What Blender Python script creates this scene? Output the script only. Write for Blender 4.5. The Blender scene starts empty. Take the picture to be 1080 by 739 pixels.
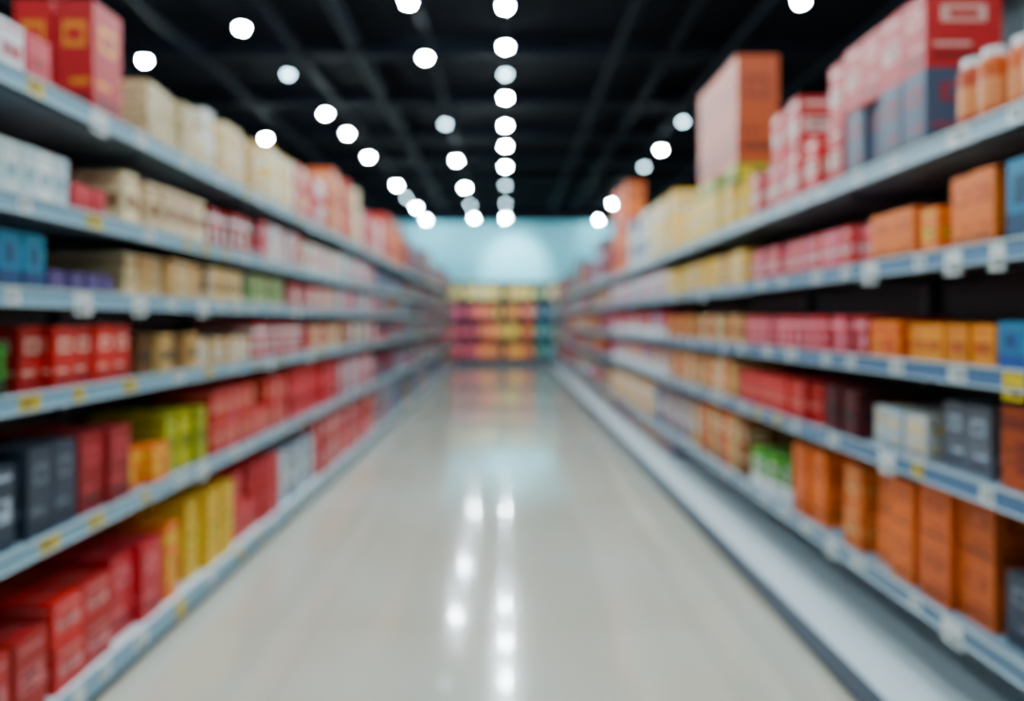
import bpy, math, random
from mathutils import Vector
random.seed(11)
sc = bpy.context.scene

def lin(c):
    c = c/255.0
    return c/12.92 if c <= 0.04045 else ((c+0.055)/1.055)**2.4
def C(r, g, b, sat=1.25, gam=1.14):
    L = [lin(r)**gam, lin(g)**gam, lin(b)**gam]
    m = 0.3*L[0]+0.59*L[1]+0.11*L[2]
    return tuple(min(1, max(0.003, m+(v-m)*sat)) for v in L)

# ------------------------------------------------------------ materials
def new_mat(name):
    m = bpy.data.materials.new(name); m.use_nodes = True
    return m, m.node_tree, m.node_tree.nodes['Principled BSDF']
def plain(name, col, rough=0.5, metal=0.0, noise=0.06, scale=6.0, spec=0.5):
    m, nt, p = new_mat(name)
    tc = nt.nodes.new('ShaderNodeTexCoord')
    n = nt.nodes.new('ShaderNodeTexNoise'); n.inputs['Scale'].default_value = scale; n.inputs['Detail'].default_value = 4
    nt.links.new(tc.outputs['Object'], n.inputs['Vector'])
    mx = nt.nodes.new('ShaderNodeMix'); mx.data_type = 'RGBA'
    mx.inputs['A'].default_value = tuple(c*(1-noise) for c in col)+(1,)
    mx.inputs['B'].default_value = tuple(min(1, c*(1+noise)) for c in col)+(1,)
    nt.links.new(n.outputs['Fac'], mx.inputs['Factor'])
    nt.links.new(mx.outputs['Result'], p.inputs['Base Color'])
    p.inputs['Roughness'].default_value = rough; p.inputs['Metallic'].default_value = metal
    p.inputs['Specular IOR Level'].default_value = spec
    return m
def vcol(name, rough):
    m, nt, p = new_mat(name)
    a = nt.nodes.new('ShaderNodeAttribute'); a.attribute_name = 'Col'
    tc = nt.nodes.new('ShaderNodeTexCoord')
    n = nt.nodes.new('ShaderNodeTexNoise'); n.inputs['Scale'].default_value = 35; n.inputs['Detail'].default_value = 3
    nt.links.new(tc.outputs['Object'], n.inputs['Vector'])
    mr = nt.nodes.new('ShaderNodeMapRange'); mr.inputs['To Min'].default_value = 0.84; mr.inputs['To Max'].default_value = 1.1
    nt.links.new(n.outputs['Fac'], mr.inputs['Value'])
    vm = nt.nodes.new('ShaderNodeVectorMath'); vm.operation = 'SCALE'
    nt.links.new(a.outputs['Color'], vm.inputs[0]); nt.links.new(mr.outputs['Result'], vm.inputs['Scale'])
    nt.links.new(vm.outputs['Vector'], p.inputs['Base Color'])
    p.inputs['Roughness'].default_value = rough
    return m
def emit(name, col, s):
    m, nt, p = new_mat(name)
    p.inputs['Base Color'].default_value = (0.9, 0.9, 0.9, 1)
    p.inputs['Emission Color'].default_value = col+(1,)
    p.inputs['Emission Strength'].default_value = s
    return m

M_print = vcol('printed_packaging', 0.45)
M_shelf = vcol('painted_steel_shelving', 0.38)
M_ceil = plain('ceiling_black_paint', (0.0025, 0.0038, 0.007), 0.9, spec=0.1)
M_beam = plain('dark_steel', (0.0028, 0.0048, 0.009), 0.8, spec=0.12)
M_wallback = plain('wall_pale_teal_paint', C(134, 192, 204, 1.4, 1), 0.7, noise=0.03, scale=0.8)
M_wallside = plain('wall_grey_paint', C(92, 100, 104, 1, 1), 0.8, noise=0.03, scale=0.8)
M_band = plain('black_bulkhead', (0.004, 0.005, 0.008), 0.8, spec=0.1)
M_lampon = emit('lamp_globe_lit', (0.76, 0.93, 1.0), 1050)
M_lampdim = emit('lamp_globe_dim', (0.5, 0.82, 0.95), 30)

# floor
mf, nt, p = new_mat('polished_floor_tile')
tc = nt.nodes.new('ShaderNodeTexCoord')
br = nt.nodes.new('ShaderNodeTexBrick'); br.offset = 0.0
br.inputs['Scale'].default_value = 1.0
br.inputs['Brick Width'].default_value = 0.8; br.inputs['Row Height'].default_value = 0.8
br.inputs['Mortar Size'].default_value = 0.003; br.inputs['Bias'].default_value = 0.0
br.inputs['Color1'].default_value = C(214, 210, 195, 1, 1)+(1,)
br.inputs['Color2'].default_value = C(210, 205, 189, 1, 1)+(1,)
br.inputs['Mortar'].default_value = C(186, 178, 162, 1, 1)+(1,)
nt.links.new(tc.outputs['Object'], br.inputs['Vector'])
n = nt.nodes.new('ShaderNodeTexNoise'); n.inputs['Scale'].default_value = 0.7; n.inputs['Detail'].default_value = 4
nt.links.new(tc.outputs['Object'], n.inputs['Vector'])
mx = nt.nodes.new('ShaderNodeMix'); mx.data_type = 'RGBA'; mx.blend_type = 'MULTIPLY'; mx.inputs['Factor'].default_value = 1
cr = nt.nodes.new('ShaderNodeValToRGB')
cr.color_ramp.elements[0].position = 0.35; cr.color_ramp.elements[0].color = (0.97, 0.88, 0.80, 1)
cr.color_ramp.elements[1].position = 0.62; cr.color_ramp.elements[1].color = (1, 1, 1, 1)
nt.links.new(n.outputs['Fac'], cr.inputs['Fac'])
nt.links.new(br.outputs['Color'], mx.inputs['A']); nt.links.new(cr.outputs['Color'], mx.inputs['B'])
nt.links.new(mx.outputs['Result'], p.inputs['Base Color'])
p.inputs['Roughness'].default_value = 0.14
p.inputs['Coat Weight'].default_value = 0.6; p.inputs['Coat Roughness'].default_value = 0.05
M_floor = mf

# ------------------------------------------------------------ mesh builder
class MB:
    def __init__(s): s.v = []; s.f = []; s.c = []; s.m = []
    def box(s, x0, x1, y0, y1, z0, z1, col, mi=0):
        if x0 > x1: x0, x1 = x1, x0
        b = len(s.v)
        s.v += [(x0,y0,z0),(x1,y0,z0),(x1,y1,z0),(x0,y1,z0),(x0,y0,z1),(x1,y0,z1),(x1,y1,z1),(x0,y1,z1)]
        for f in ((0,3,2,1),(4,5,6,7),(0,1,5,4),(1,2,6,5),(2,3,7,6),(3,0,4,7)):
            s.f.append(tuple(b+i for i in f)); s.c.append(col); s.m.append(mi)
    def lathe(s, cx, cy, z, prof, cols, n=12, mi=0):
        b = len(s.v)
        for (r, h) in prof:
            for i in range(n):
                a = 2*math.pi*i/n
                s.v.append((cx+r*math.cos(a), cy+r*math.sin(a), z+h))
        for k in range(len(prof)-1):
            for i in range(n):
                j = (i+1) % n
                s.f.append((b+k*n+i, b+k*n+j, b+(k+1)*n+j, b+(k+1)*n+i)); s.c.append(cols[k])
                s.m.append(mi if isinstance(mi, int) else mi[k])
        k = len(prof)-1
        s.f.append(tuple(b+k*n+i for i in range(n))); s.c.append(cols[-1]); s.m.append(mi if isinstance(mi, int) else mi[-1])
        s.f.append(tuple(b+i for i in reversed(range(n)))); s.c.append(cols[0]); s.m.append(mi if isinstance(mi, int) else mi[0])
    def mesh(s, name, mats):
        me = bpy.data.meshes.new(name); me.from_pydata(s.v, [], s.f)
        at = me.color_attributes.new('Col', 'FLOAT_COLOR', 'CORNER')
        flat = []
        for f, c in zip(s.f, s.c):
            flat += [c[0], c[1], c[2], 1.0]*len(f)
        at.data.foreach_set('color', flat)
        me.polygons.foreach_set('material_index', s.m)
        for m in mats: me.materials.append(m)
        me.update()
        return me
    def obj(s, name, mats, parent=None):
        o = bpy.data.objects.new(name, s.mesh(name, mats)); sc.collection.objects.link(o)
        if parent: o.parent = parent
        return o
def empty(name):
    o = bpy.data.objects.new(name, None); sc.collection.objects.link(o); return o

# ------------------------------------------------------------ room
X0, X1, Y0, Y1, H = -6.2, 5.6, -3.0, 24.0, 4.9
def slab(name, a, mat):
    b = MB(); b.box(*a, (1,1,1)); return b.obj(name, [mat])
slab('floor', (X0, X1, Y0, Y1, -0.1, 0.0), M_floor)
slab('ceiling', (X0, X1, Y0, Y1, H, H+0.1), M_ceil)
slab('wall_back', (X0, X1, Y1, Y1+0.1, 0, H), M_wallback)
slab('wall_left', (X0-0.1, X0, Y0, Y1, 0, H), M_wallside)
slab('wall_right', (X1, X1+0.1, Y0, Y1, 0, H), M_wallside)
slab('wall_front', (X0, X1, Y0-0.1, Y0, 0, H), M_wallside)
slab('trim_1', (X0, X1, Y1-0.06, Y1, 4.42, H), M_band)

# ceiling steelwork : I-beams, purlins, pipes
b = MB(); g = (1,1,1)
y = 1.0
while y < 23.6:
    b.box(X0, X1, y-0.08, y+0.08, 4.70, 4.72, g); b.box(X0, X1, y-0.012, y+0.012, 4.72, 4.88, g); b.box(X0, X1, y-0.08, y+0.08, 4.88, 4.90, g)
    y += 2.2
RAILX = (-5.2, -3.9, -2.6, -0.94, 0.0, 1.4, 2.8, 4.2)
for x in RAILX:
    b.box(x-0.035, x+0.035, Y0, Y1-0.06, 4.62, 4.70, g)
b.obj('ceiling_beams', [M_beam])
for dx in (-1.9, 2.1):
    b = MB()
    prof = 14
    for yy in (Y0+0.02, Y1-0.1):
        for i in range(prof):
            a = 2*math.pi*i/prof
            b.v.append((dx+0.09*math.cos(a), yy, 4.80+0.09*math.sin(a)))
    for i in range(prof):
        j = (i+1) % prof
        b.f.append((i, j, prof+j, prof+i)); b.c.append(g); b.m.append(0)
    b.obj('ceiling_pipe', [M_beam])

# ------------------------------------------------------------ pendant lamps
def lamp_mesh(name, glob):
    b = MB()
    k = (0.03, 0.03, 0.035)
    b.lathe(0, 0, 0, [(0.012, -0.052), (0.032, -0.045), (0.048, -0.026), (0.053, 0.0)], [k]*4, 16, 1)
    b.lathe(0, 0, 0, [(0.058, -0.008), (0.058, 0.03), (0.04, 0.07), (0.012, 0.085), (0.012, 0.28), (0.045, 0.285), (0.045, 0.30)], [k]*7, 16, 0)
    b.box(-0.22, 0.22, -0.02, 0.02, 0.215, 0.235, k, 0)
    return b.mesh(name, [M_beam, glob])
LM, LD = lamp_mesh('pendant_lamp', M_lampon), lamp_mesh('pendant_lamp_dim', M_lampdim)
def lamp(x, y, dim=False):
    o = bpy.data.objects.new('pendant_lamp', LD if dim else LM)
    o.location = (x, y, 4.40)
    sc.collection.objects.link(o)
for y in (-1.2, 0.6, 2.3, 4.0, 5.6, 7.45, 8.55, 10.5, 12.0, 13.4, 15.2, 22.8): lamp(0, y)
for y in (9.5, 17.3, 19.9): lamp(0, y, True)
for y in (1.6, 3.5, 5.4, 7.35, 8.9, 14.6, 17.6, 22.8): lamp(-0.94, y)
for y in (11.9, 20.2): lamp(-0.94, y, True)
for x, y in ((-2.7, 0), (-2.7, 2.6), (-2.7, 5.2), (-2.78, 8.0), (-2.68, 11.3), (-2.6, 12.5), (-2.58, 14.3), (-2.48, 17.3), (-2.44, 20.7), (-2.42, 23.2), (-4.28, 9.0), (-4.06, 12.85)): lamp(x, y)
for x, y in ((-2.72, 9.5), (-3.84, 15.9), (-2.48, 19.0)): lamp(x, y, True)
for x, y in ((2.8, 0.0), (2.8, 2.6), (2.8, 5.2), (2.86, 7.34), (2.81, 13.7), (2.82, 20.0), (2.84, 23.2), (1.0, 1.0), (1.0, 4.4)): lamp(x, y)
for x, y in ((2.75, 11.75), (2.78, 15.2), (2.8, 17.6)): lamp(x, y, True)

# ceiling spotlights washing the back wall; end shelving spots are added to brighten it
def spot(name, loc, aim, energy, size):
    d = bpy.data.lights.new('spot_beam', 'SPOT'); d.energy = energy
    d.spot_size = math.radians(size); d.spot_blend = 0.8; d.shadow_soft_size = 0.05; d.color = (0.78, 0.95, 1.0)
    o = bpy.data.objects.new('beam', d)
    b = MB(); k = (1,1,1)
    b.lathe(0, 0, 0, [(0.05, 0.0), (0.06, 0.12), (0.03, 0.16), (0.012, 0.17), (0.012, 0.52)], [k]*5, 12)
    f = b.obj(name, [M_beam]); f.location = loc
    sc.collection.objects.link(o); o.parent = f; o.location = (0, 0, -0.05)
    o.rotation_euler = (Vector(aim)-Vector(loc)).to_track_quat('-Z', 'Y').to_euler()
for x in (-2.4, -0.9, 0.3, 1.5, 3.0):
    spot('wall_washer_spotlight', (x, 21.9, 4.36), (x, 24.0, 3.0), 900 if abs(x-0.3) < 0.1 else 60, 62)
for x in (-1.6, -0.4, 0.8, 2.0):
    spot('added_end_shelf_spot', (x, 19.6, 4.36), (x, 22.2, 1.5), 330, 60)  # added lamps, only there to brighten the end shelving

# ------------------------------------------------------------ gondola shelving
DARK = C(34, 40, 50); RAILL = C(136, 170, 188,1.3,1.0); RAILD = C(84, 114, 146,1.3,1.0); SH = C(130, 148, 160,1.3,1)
LX, LZ = 1.387, [0.12, 0.645, 1.08, 1.386, 1.65, 2.0]
RX, RZ = 1.30, [0.12, 0.43, 0.85, 1.165, 1.50, 1.84]
YE = 20.6
WHITE = C(232, 236, 234); YEL = C(225, 200, 90)
def gondola(s, X, Z, depth, basex, rails):
    root = empty('gondola_shelving'); ys = 0.6
    xb = X+depth
    b = MB()
    b.box(s*xb, s*(xb+0.04), ys, YE, 0.0, Z[-1]+0.06, DARK)  # dark colour paints in the shelf shadow behind the goods
    b.obj('back_panel', [M_shelf], root)
    yy = ys; b = MB()
    while yy < YE:
        b.box(s*(xb-0.03), s*xb, yy, yy+0.05, 0.0, Z[-1]+0.10, C(95, 105, 115))
        for z in Z[1:]:
            b.box(s*(xb-0.34), s*(xb-0.03), yy+0.019, yy+0.021, z-0.05, z-0.02, C(95, 105, 115))
        yy += 1.25
    b.obj('uprights', [M_shelf], root)
    b = MB()
    b.box(s*(basex+0.015), s*xb, ys, YE, 0.0, Z[0]-0.02, C(50, 60, 76))
    b.box(s*basex, s*xb, ys, YE, Z[0]-0.02, Z[0], (0.80, 0.88, 0.90))
    b.box(s*(basex-0.006), s*basex, ys, YE, Z[0]-0.075, Z[0]+0.004, C(70, 88, 110) if s > 0 else RAILL)
    b.obj('base_deck', [M_shelf], root)
    for i, z in enumerate(Z[1:]):
        rc = rails[i]; b = MB()
        b.box(s*X, s*xb, ys, YE, z-0.02, z, SH)
        b.box(s*(X+0.012), s*(X+0.03), ys, YE, z-0.045, z-0.02, C(70, 80, 92))
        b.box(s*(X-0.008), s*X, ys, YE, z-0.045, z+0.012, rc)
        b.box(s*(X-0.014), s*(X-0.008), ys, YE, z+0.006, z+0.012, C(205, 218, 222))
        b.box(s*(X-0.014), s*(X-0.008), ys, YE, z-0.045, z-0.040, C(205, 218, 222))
        b.obj('shelf_%d' % (i+1), [M_shelf], root)
    b = MB()
    for i, z in enumerate(Z):
        xx = (basex-0.006) if i == 0 else X-0.008
        if i == 0 and s > 0: continue
        y = ys+0.1
        while y < YE-0.2:
            w = random.choice((0.06, 0.08, 0.10)); col = YEL if random.random() < (0.3 if s < 0 else 0.1) else WHITE
            if i == 0: zz0, zz1 = z-0.054, z-0.004
            else: zz0, zz1 = z-0.038, z+0.005
            if random.random() < 0.10: zz0 -= 0.03
            b.box(s*(xx-0.002), s*xx, y, y+w, zz0, zz1, col)
            b.box(s*(xx-0.003), s*(xx-0.002), y+0.008, y+w*0.6, zz0+0.010, zz0+0.020, C(60, 60, 60))
            b.box(s*(xx-0.003), s*(xx-0.002), y+0.008, y+w-0.01, zz0+0.028, zz0+0.032, C(90, 90, 90))
            y += w+random.uniform(0.10, 0.34)
    b.obj('price_tickets', [M_shelf], root)
gondola(-1, LX, LZ, 0.46, LX, [RAILL]*5)
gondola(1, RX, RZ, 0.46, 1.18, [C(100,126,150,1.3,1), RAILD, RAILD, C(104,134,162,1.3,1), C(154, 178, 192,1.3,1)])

# ------------------------------------------------------------ products
RED=C(196,48,50); DRED=C(140,30,42); PINK=C(216,96,106); CRIM=C(190,32,64); ORG=C(238,142,36); ORG2=C(214,116,56); BRN=C(150,94,60)
CRM=C(240,220,188); TAN=C(214,176,130); KHK=C(196,180,146); WHT=C(238,240,238); TEAL=C(50,136,168); BLU=C(60,94,156); GRN=C(70,145,60)
YLW=C(240,200,56); YGR=C(184,188,64); GRY=C(120,128,138); DGRY=C(66,74,88); VIO=C(96,80,130); BLK=C(30,30,34); LGRY=C(186,198,210); MAUV=C(160,124,150); NAVY=C(52,64,98)
def jit(c, a=0.16):
    k = 1+random.uniform(-a, a); return tuple(min(1, v*k*(1+random.uniform(-0.05, 0.05))) for v in c)
def carton(b, s, xf, y, w, d, z, h, col, col2, st):
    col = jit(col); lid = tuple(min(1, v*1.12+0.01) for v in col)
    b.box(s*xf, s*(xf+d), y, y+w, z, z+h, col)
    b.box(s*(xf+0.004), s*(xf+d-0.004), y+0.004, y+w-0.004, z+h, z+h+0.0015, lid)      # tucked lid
    b.box(s*(xf+d*0.48), s*(xf+d*0.52), y+0.004, y+w-0.004, z+h+0.0015, z+h+0.0025, jit(col2))
    def fp(a0, a1, c0, c1, c, t=0.0012):   # printed patch on front face
        b.box(s*(xf-t), s*xf, y+w*a0, y+w*a1, z+h*c0, z+h*c1, c)
    def sp(a0, a1, c0, c1, c, t=0.0012):   # printed patch on the side face
        b.box(s*(xf+d*a0), s*(xf+d*a1), y-t, y, z+h*c0, z+h*c1, c)
    dk = tuple(v*0.35 for v in col)
    for q in (fp, sp):
        if st == 0:
            q(0.12, 0.88, 0.34, 0.62, col2); q(0.2, 0.7, 0.50, 0.58, dk, 0.0018); q(0.2, 0.55, 0.38, 0.43, dk, 0.0018); q(0.12, 0.88, 0.84, 0.90, col2)
        elif st == 1:
            q(0.0, 1.0, 0.0, 0.36, col2); q(0.25, 0.75, 0.46, 0.80, col2); q(0.33, 0.67, 0.54, 0.72, dk, 0.0018)
        elif st == 2:
            q(0.0, 1.0, 0.72, 0.86, col2); q(0.1, 0.5, 0.2, 0.6, col2); q(0.58, 0.9, 0.44, 0.5, dk); q(0.58, 0.9, 0.3, 0.35, dk)
        else:
            q(0.2, 0.8, 0.6, 0.82, col2); q(0.3, 0.7, 0.65, 0.76, jit(col), 0.0018); q(0.1, 0.9, 0.12, 0.2, dk); q(0.1, 0.6, 0.28, 0.33, col2)
def jar(b, s, xf, y, w, z, h, col, col2):
    r = w*0.46; col = jit(col)
    b.lathe(s*(xf+r), y+w/2, z, [(r*0.9, 0), (r, h*0.06), (r, h*0.25), (r*1.01, h*0.26), (r*1.01, h*0.6), (r, h*0.61), (r, h*0.82), (r*0.75, h*0.89), (r*0.78, h*0.90), (r*0.78, h)],
            [col, col, col2, col2, col2, col, col, WHT, WHT, WHT], 14)
def bottle(b, s, xf, y, w, z, h, col, col2):
    r = w*0.44; col = jit(col)
    b.lathe(s*(xf+r), y+w/2, z, [(r*0.9, 0), (r, h*0.04), (r, h*0.18), (r*1.01, h*0.185), (r*1.01, h*0.48), (r, h*0.485), (r, h*0.58), (r*0.4, h*0.76), (r*0.36, h*0.9), (r*0.42, h*0.905), (r*0.42, h)],
            [col, col, col, col2, col2, col, col, col, WHT, WHT, WHT], 12)
def pouch(b, s, xf, y, w, d, z, h, col, col2):
    col = jit(col); x0, x1 = s*xf, s*(xf+d); xm = (x0+x1)/2
    i = len(b.v)
    pts = []
    for (t, hw, hd) in ((0, .5, .42), (0.06, .49, .5), (0.5, .46, .5), (0.8, .47, .3), (0.93, .5, .05), (1.0, .5, .04)):
        for (a, c) in ((-1, -1), (1, -1), (1, 1), (-1, 1)):
            pts.append((xm+a*hd*d, y+w/2+c*hw*w, z+h*t))
    b.v += pts
    for k in range(5):
        for j in range(4):
            j2 = (j+1) % 4
            b.f.append((i+k*4+j, i+k*4+j2, i+(k+1)*4+j2, i+(k+1)*4+j)); b.c.append(col2 if k == 1 else col); b.m.append(0)
    b.f.append((i+20, i+21, i+22, i+23)); b.c.append(col); b.m.append(0)
    b.f.append((i+3, i+2, i+1, i)); b.c.append(col); b.m.append(0)

def fill(b, s, X, z, y0, y1, w, h, d, col, col2, kind, stack, inset=0.02, loose=0.12):
    st = kind if isinstance(kind, int) else 0
    n = max(1, int((y1-y0)/(w+0.004))); gap = (y1-y0-n*w)/n
    rows = max(1, min(3, int(0.42/(d+0.01))))
    for i in range(n):
        y = y0+i*(w+gap)
        cc = col[i % len(col)] if isinstance(col, list) else col
        push = random.choice((0, 0, 0, 0.01, 0.03))
        for r in range(rows):
            xf = X+inset+r*(d+0.01)+random.uniform(0, 0.01)+(push if rows*(d+0.01) < 0.39 else 0)
            if kind == 'jar':
                jar(b, s, xf, y, w, z, h, cc, col2); continue
            if kind == 'bottle':
                bottle(b, s, xf, y, w, z, h, cc, col2); continue
            if kind == 'pouch':
                pouch(b, s, xf, y, w, d, z, h, cc, col2); continue
            ns = stack if random.random() > loose else max(1, stack-1)
            for k in range(ns):
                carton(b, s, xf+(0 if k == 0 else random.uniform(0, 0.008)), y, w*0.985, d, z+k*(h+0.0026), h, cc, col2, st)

def runs(s, X, Z, lvl, table):
    z = Z[lvl]+0.0
    for (y0, y1, w, h, d, col, col2, kind, stack, name) in table:
        b = MB(); fill(b, s, X, z, y0, y1, w, h, d, col, col2, kind, stack, inset=(0.02 if not (s > 0 and lvl == 0) else 0.16))
        b.obj(name, [M_print])

# LEFT, level 5 = top shelf
L = {}
L[5] = [(1.0,2.36,.11,.15,.14,[WHT,PINK,WHT],RED,0,1,'white_red_cartons'),
        (2.60,2.98,.19,.40,.13,C(196,34,68),C(228,156,60),3,1,'crimson_gift_boxes'),
        (3.0,3.42,.10,.125,.16,KHK,CRM,0,2,'khaki_cartons'),
        (3.46,4.45,.11,.15,.16,[CRM,WHT,TAN,CRM],C(232,196,140),0,2,'cream_cartons'),
        (4.5,5.1,.12,.17,.16,[YLW,CRM],WHT,2,2,'yellow_cartons'),
        (5.15,6.1,.12,.18,.18,[PINK,CRM,WHT],RED,1,2,'pink_cream_cartons'),
        (6.2,7.4,.2,.27,.2,[ORG2,CRM,RED],CRM,3,2,'orange_cartons'),
        (7.5,8.9,.14,.2,.2,[CRM,PINK,WHT,RED],WHT,0,2,'assorted_cartons'),
        (9.0,10.6,.2,.28,.2,[RED,ORG2],ORG,1,2,'red_orange_cartons')]
L[4] = [(1.0,2.46,.075,.165,.12,[WHT,C(214,226,226)],C(170,204,210),0,1,'white_teal_cartons'),
        (2.48,2.68,.06,.10,.12,PINK,RED,0,1,'pink_small_cartons'),
        (2.80,3.56,.10,.20,.18,[CRM,C(234,208,180)],BRN,0,1,'cream_brown_cartons'),
        (3.7,4.3,.10,.20,.16,[RED,CRIM],WHT,2,1,'red_cartons'),
        (4.4,5.2,.11,.11,.16,[PINK,RED,WHT],WHT,0,2,'pink_cartons'),
        (5.3,6.3,.12,.2,.16,[CRM,WHT],PINK,0,1,'cream_cartons'),
        (6.4,8.2,.12,.22,.16,[PINK,WHT,RED,LGRY],WHT,3,1,'assorted_cartons')]
L[3] = [(1.0,2.34,.10,.17,.14,[TEAL,C(70,145,175)],C(40,80,120),1,1,'teal_cartons'),
        (2.36,2.76,.08,.07,.12,VIO,C(130,115,160),0,1,'violet_small_cartons'),
        (2.88,3.6,.09,.17,.16,[CRM,TAN],TAN,2,1,'tan_cartons'),
        (3.62,4.1,.09,.17,.14,[CRM,C(226,196,110)],BRN,0,1,'cream_yellow_cartons'),
        (4.2,4.9,.09,.17,.14,[C(190,204,160),CRM],GRN,0,1,'pale_green_cartons'),
        (5.0,6.3,.1,.16,.14,[RED,PINK,CRM],WHT,0,1,'red_cream_cartons'),
        (6.4,8.2,.12,.17,.16,[LGRY,PINK],WHT,3,1,'grey_pink_cartons')]
L[2] = [(1.0,2.16,.09,.15,.14,GRN,C(30,60,30),1,1,'green_cartons'),
        (2.26,2.86,.115,.20,.15,[RED,C(206,74,62)],C(235,200,184),3,1,'red_white_cartons'),
        (2.98,3.5,.11,.16,.30,[C(120,84,56),TAN],BLK,0,1,'brown_cartons'),
        (3.55,4.2,.1,.13,.16,[CRM,TAN],WHT,0,1,'cream_cartons'),
        (4.25,5.3,.1,.2,.16,[RED,PINK,CRIM],WHT,2,1,'red_pink_cartons'),
        (5.4,6.5,.1,.18,.16,[PINK,CRM],RED,0,1,'pink_cartons'),
        (6.6,8.2,.12,.2,.16,[RED,GRN,PINK,WHT],WHT,3,1,'assorted_cartons')]
L[1] = [(1.0,2.2,.14,.24,.16,[GRY,DGRY],LGRY,0,1,'grey_cartons'),
        (2.24,2.50,.12,.27,.2,DGRY,GRY,3,1,'dark_grey_cartons'),
        (2.54,2.86,.15,.27,.16,C(160,38,56),C(206,96,104),3,1,'dark_red_cartons'),
        (2.88,3.2,.15,.15,.16,ORG,YLW,2,1,'orange_cartons'),
        (3.22,3.62,.10,.25,.16,[YGR,C(212,200,84)],C(120,140,60),0,1,'lime_cartons'),
        (3.66,4.9,.12,.15,.16,[RED,C(206,80,70),PINK],C(240,170,150),0,2,'red_cartons'),
        (5.0,6.3,.14,.16,.16,[CRIM,RED],PINK,1,2,'crimson_cartons'),
        (6.4,8.2,.14,.3,.16,[PINK,LGRY,RED],WHT,3,1,'assorted_cartons')]
L[0] = [(1.0,2.0,.13,.2,.18,C(180,44,58),CRIM,3,1,'red_cartons'),
        (2.02,2.36,.15,.24,.17,C(184,46,60),C(214,126,130),0,1,'red_cartons'),
        (2.38,2.74,.17,.14,.17,[C(206,56,66),C(186,46,60)],C(230,160,160),0,2,'red_cartons'),
        (2.78,3.14,.17,.30,.18,C(206,66,80),C(228,140,145),3,1,'red_tall_cartons'),
        (3.18,3.4,.11,.32,.18,ORG,YLW,2,1,'orange_cartons'),
        (3.42,3.98,.14,.36,.18,YLW,C(240,214,100),0,1,'yellow_cartons'),
        (4.02,4.75,.14,.18,.18,[CRIM,RED],PINK,2,2,'crimson_cartons'),
        (4.8,5.6,.14,.34,.18,[LGRY,GRY],WHT,0,1,'grey_cartons'),
        (5.7,8.2,.16,.2,.18,[RED,CRIM,RED,PINK],WHT,3,2,'red_cartons')]
for l, t in L.items(): runs(-1, LX, LZ, l, t)

R = {}
R[5] = [(1.0,2.26,.085,.22,.1,[C(206,116,66),C(180,90,56),C(206,116,66)],C(228,160,120),'jar',1,'orange_jars'),
        (2.40,2.98,.14,.26,.24,C(84,94,112),C(160,66,76),3,1,'grey_red_gift_boxes'),
        (3.05,3.42,.12,.25,.2,[CRIM,C(206,60,70)],C(236,210,200),0,2,'red_white_cartons'),
        (3.46,4.1,.12,.24,.2,[RED,PINK],C(238,220,212),0,2,'pink_white_cartons'),
        (5.95,7.0,.14,.24,.2,[YLW,CRM,C(214,184,110)],WHT,0,2,'yellow_cream_cartons'),
        (7.1,8.3,.14,.25,.2,[LGRY,BLU,CRM],WHT,1,2,'blue_white_cartons'),
        (8.4,9.4,.2,.33,.2,[ORG2,RED],ORG,1,3,'orange_cartons'),
        ]
R[4] = [(1.0,2.02,.1,.22,.14,TEAL,C(30,80,110),1,1,'teal_cartons'),
        (2.05,2.27,.105,.22,.16,ORG,C(206,106,30),3,1,'orange_cartons'),
        (2.32,2.42,.09,.15,.14,ORG,YLW,0,1,'orange_cartons'),
        (2.46,2.76,.145,.17,.16,ORG,C(206,110,30),3,1,'orange_cartons'),
        (2.8,4.1,.09,.16,.14,[PINK,RED,C(206,80,110)],C(240,200,200),0,1,'pink_cartons'),
        (4.2,6.2,.1,.19,.15,[YLW,TAN,C(226,190,110)],CRM,0,1,'yellow_cartons'),
        (6.3,9.4,.12,.22,.15,[LGRY,PINK,MAUV],WHT,2,1,'assorted_cartons')]
R[3] = [(1.0,2.05,.1,.13,.14,TEAL,BLU,1,1,'teal_cartons'),
        (2.07,2.28,.1,.12,.15,C(240,164,50),C(210,110,30),0,1,'orange_cartons'),
        (2.3,2.52,.1,.12,.15,C(240,170,60),C(216,120,30),0,1,'orange_cartons'),
        (2.56,2.76,.19,.13,.15,ORG,C(214,106,40),2,1,'orange_cartons'),
        (2.78,4.2,.09,.15,.14,[CRIM,RED,PINK],C(230,160,170),2,1,'crimson_cartons'),
        (4.3,6.2,.1,.16,.14,[TAN,CRM,ORG2],BRN,0,1,'tan_cartons'),
        (6.3,9.4,.12,.2,.14,[CRIM,RED,MAUV],WHT,1,1,'crimson_cartons')]
R[2] = [(1.0,2.08,.12,.22,.2,C(190,100,66),C(140,66,46),2,1,'brown_cartons'),
        (2.12,2.36,.11,.2,.16,C(120,126,134),LGRY,3,1,'grey_cartons'),
        (2.40,2.80,.125,.14,.16,[C(220,222,216),LGRY],YLW,3,1,'white_yellow_cartons'),
        (2.86,3.2,.11,.18,.28,C(96,28,38),BLK,0,1,'maroon_cartons'),
        (3.25,4.3,.1,.17,.14,[RED,CRIM],C(230,140,130),0,1,'red_cartons'),
        (4.4,6.2,.11,.2,.14,[TAN,ORG2,CRM],BRN,3,1,'tan_orange_cartons'),
        (6.3,9.4,.12,.2,.14,[MAUV,PINK,TAN],WHT,1,1,'mauve_cartons')]
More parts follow.
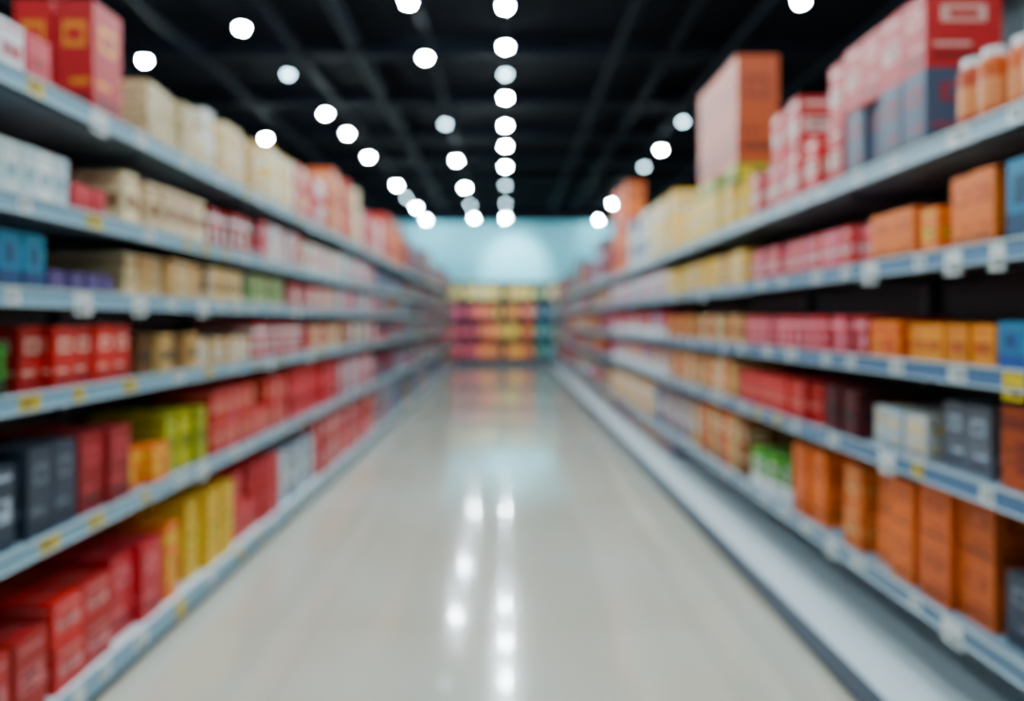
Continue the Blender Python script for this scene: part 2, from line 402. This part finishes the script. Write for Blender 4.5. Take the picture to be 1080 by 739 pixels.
R[1] = [(1.0,2.06,.12,.2,.16,DGRY,GRY,3,1,'dark_grey_cartons'),
        (2.10,2.44,.165,.175,.18,C(214,120,58),C(160,80,40),3,2,'orange_brown_cartons'),
        (2.48,2.78,.14,.165,.15,C(230,134,60),C(180,90,40),3,2,'orange_cartons'),
        (2.84,3.12,.14,.155,.15,C(230,134,60),C(240,180,130),0,2,'orange_cartons'),
        (3.18,3.5,.15,.31,.15,C(234,134,54),C(190,92,36),3,1,'orange_cartons'),
        (3.6,4.1,.12,.19,.15,[GRN,C(110,160,70)],WHT,1,1,'green_white_cartons'),
        (4.2,5.1,.13,.32,.15,[BRN,TAN,ORG2],CRM,3,1,'brown_cartons'),
        (5.2,6.8,.12,.28,.15,[TAN,BLU,C(180,150,130)],WHT,0,1,'tan_blue_cartons'),
        (6.9,9.4,.12,.28,.15,[TAN,YLW,PINK],WHT,2,1,'assorted_cartons')]
R[0] = [(6.6,9.4,.13,.2,.16,[VIO,YLW,CRIM,MAUV],WHT,0,1,'violet_yellow_cartons')]
for l, t in R.items(): runs(1, RX, RZ, l, t)
# second tier of the grey / red gift boxes, and the tall orange display cartons
b = MB()
for i in range(4):
    carton(b, 1, RX+0.03, 2.40+i*0.145, 0.138, 0.24, RZ[5]+0.263, 0.24, (CRIM, C(200, 60, 66))[i % 2], C(232, 190, 180), (3, 0)[i % 2])
b.obj('crimson_gift_boxes', [M_print])
b = MB(); fill(b, 1, RX, RZ[5], 4.3, 5.9, .13, .27, .2, [YLW, C(226,196,110)], CRM, 0, 1, loose=0); b.obj('yellow_cartons', [M_print])
b = MB(); fill(b, 1, RX, RZ[5]+0.2726, 4.35, 5.2, .2, .09, .2, [GRN], YLW, 2, 1, loose=0); b.obj('green_cartons', [M_print])
b = MB()
for i in range(4): carton(b, 1, RX+0.03, 4.36+i*0.21, 0.2, 0.24, RZ[5]+0.3652, 0.62, C(190, 100, 64), C(150, 76, 56), 3)
b.obj('orange_display_cartons', [M_print])

# far part of the aisle: mixed stock, one object per shelf
def dk(p, k): return [tuple(v*k for v in c) for c in p]  # darkens stock colours to paint in a dimmer far end
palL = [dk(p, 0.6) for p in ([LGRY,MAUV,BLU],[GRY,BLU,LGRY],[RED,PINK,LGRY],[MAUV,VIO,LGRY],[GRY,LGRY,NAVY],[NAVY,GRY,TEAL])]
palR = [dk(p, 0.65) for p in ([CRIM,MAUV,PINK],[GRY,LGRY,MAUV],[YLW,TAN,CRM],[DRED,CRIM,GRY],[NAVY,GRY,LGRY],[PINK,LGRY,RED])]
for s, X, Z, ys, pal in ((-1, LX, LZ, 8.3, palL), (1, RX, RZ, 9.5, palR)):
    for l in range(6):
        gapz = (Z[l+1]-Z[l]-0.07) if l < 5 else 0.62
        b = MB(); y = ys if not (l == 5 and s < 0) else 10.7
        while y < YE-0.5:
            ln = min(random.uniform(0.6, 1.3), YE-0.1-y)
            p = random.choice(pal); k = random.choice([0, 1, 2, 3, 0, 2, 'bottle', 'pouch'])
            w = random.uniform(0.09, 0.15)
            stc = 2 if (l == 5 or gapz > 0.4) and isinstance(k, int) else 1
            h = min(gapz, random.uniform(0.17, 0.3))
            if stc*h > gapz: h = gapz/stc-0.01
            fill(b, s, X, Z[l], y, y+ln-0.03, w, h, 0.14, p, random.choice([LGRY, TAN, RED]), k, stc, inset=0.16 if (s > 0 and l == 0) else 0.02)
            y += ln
        b.obj('assorted_groceries', [M_print])

# ------------------------------------------------------------ shelving across the end of the aisle
YB = 22.25; ZB = [0.25, 0.82, 1.39, 1.96]
root = empty('end_of_aisle_shelving')
b = MB()
b.box(-3.6, 3.6, YB+0.45, YB+0.5, 0, 2.5, C(24, 28, 38)); b.obj('back_panel', [M_shelf], root)
b = MB(); b.box(-3.6, 3.6, YB+0.02, YB+0.45, 0, 0.22, C(30, 40, 58)); b.box(-3.6, 3.6, YB, YB+0.45, 0.22, 0.25, C(50, 66, 92)); b.obj('base_deck', [M_shelf], root)
for i, z in enumerate(ZB[1:]):
    b = MB(); b.box(-3.6, 3.6, YB, YB+0.45, z-0.02, z, C(70, 80, 96)); b.box(-3.6, 3.6, YB-0.008, YB, z-0.06, z+0.012, C(40,48,68)); b.obj('shelf_%d' % (i+1), [M_shelf], root)
b = MB(); b.box(-3.6, 3.6, YB+0.3, YB+0.5, 2.46, 2.5, C(190, 200, 190)); b.obj('canopy', [M_shelf], root)
b = MB()
for i in range(7): b.box(-3.6+i*1.2-0.02, -3.6+i*1.2+0.02, YB+0.01, YB+0.46, 0, 2.46, C(90, 100, 108))
b.obj('uprights', [M_shelf], root)
cols = [(-3.5,-0.8,[CRIM,C(214,80,130),C(200,70,120)]),(-0.8,-0.3,[C(226,130,110),PINK,ORG]),(-0.3,0.5,[C(236,150,80),YLW,C(230,170,90)]),(0.5,0.9,[PINK,C(214,80,90),ORG2]),(0.9,3.5,[C(40,140,130),TEAL,C(80,160,130)])]
for l, z in enumerate(ZB):
    b = MB()
    for (a, e, p) in cols:
        x = a
        if l == 3: p = [C(240,210,130), CRM, C(244, 220, 150)] if a < 0.9 else [C(170,210,170), CRM]
        while x < e-0.12:
            w = random.uniform(0.12, 0.18); h = random.uniform(0.30, 0.35)
            if min(abs(x+w/2-(-3.6+i*1.2)) for i in range(7)) < w/2+0.025: x += 0.05; continue
            c = random.choice(p); cc = jit(c, 0.12)
            b.box(x, x+w-0.006, YB+0.03, YB+0.2, z, z+h, cc); b.box(x+0.03, x+w-0.035, YB+0.0285, YB+0.03, z+h*0.45, z+h*0.6, jit(CRM))
            b.box(x+0.01, x+w-0.016, YB+0.0285, YB+0.03, z+h*0.85, z+h*0.9, tuple(v*0.4 for v in cc)); x += w
    b.obj('assorted_groceries', [M_print])

# ------------------------------------------------------------ world + camera
w = bpy.data.worlds.new('World'); sc.world = w; w.use_nodes = True
w.node_tree.nodes['Background'].inputs['Color'].default_value = (0.5, 0.6, 0.7, 1)
w.node_tree.nodes['Background'].inputs['Strength'].default_value = 0.1
cam = bpy.data.cameras.new('camera'); co = bpy.data.objects.new('camera', cam); sc.collection.objects.link(co)
co.location = (0, 0, 1.3); co.rotation_euler = (math.radians(90), 0, 0)
cam.sensor_width = 36; cam.lens = 26.67
cam.shift_x = 7/1080; cam.shift_y = -31.5/1080
cam.dof.use_dof = True; cam.dof.focus_distance = 0.75; cam.dof.aperture_fstop = 1.6
cam.clip_start = 0.05
sc.camera = co
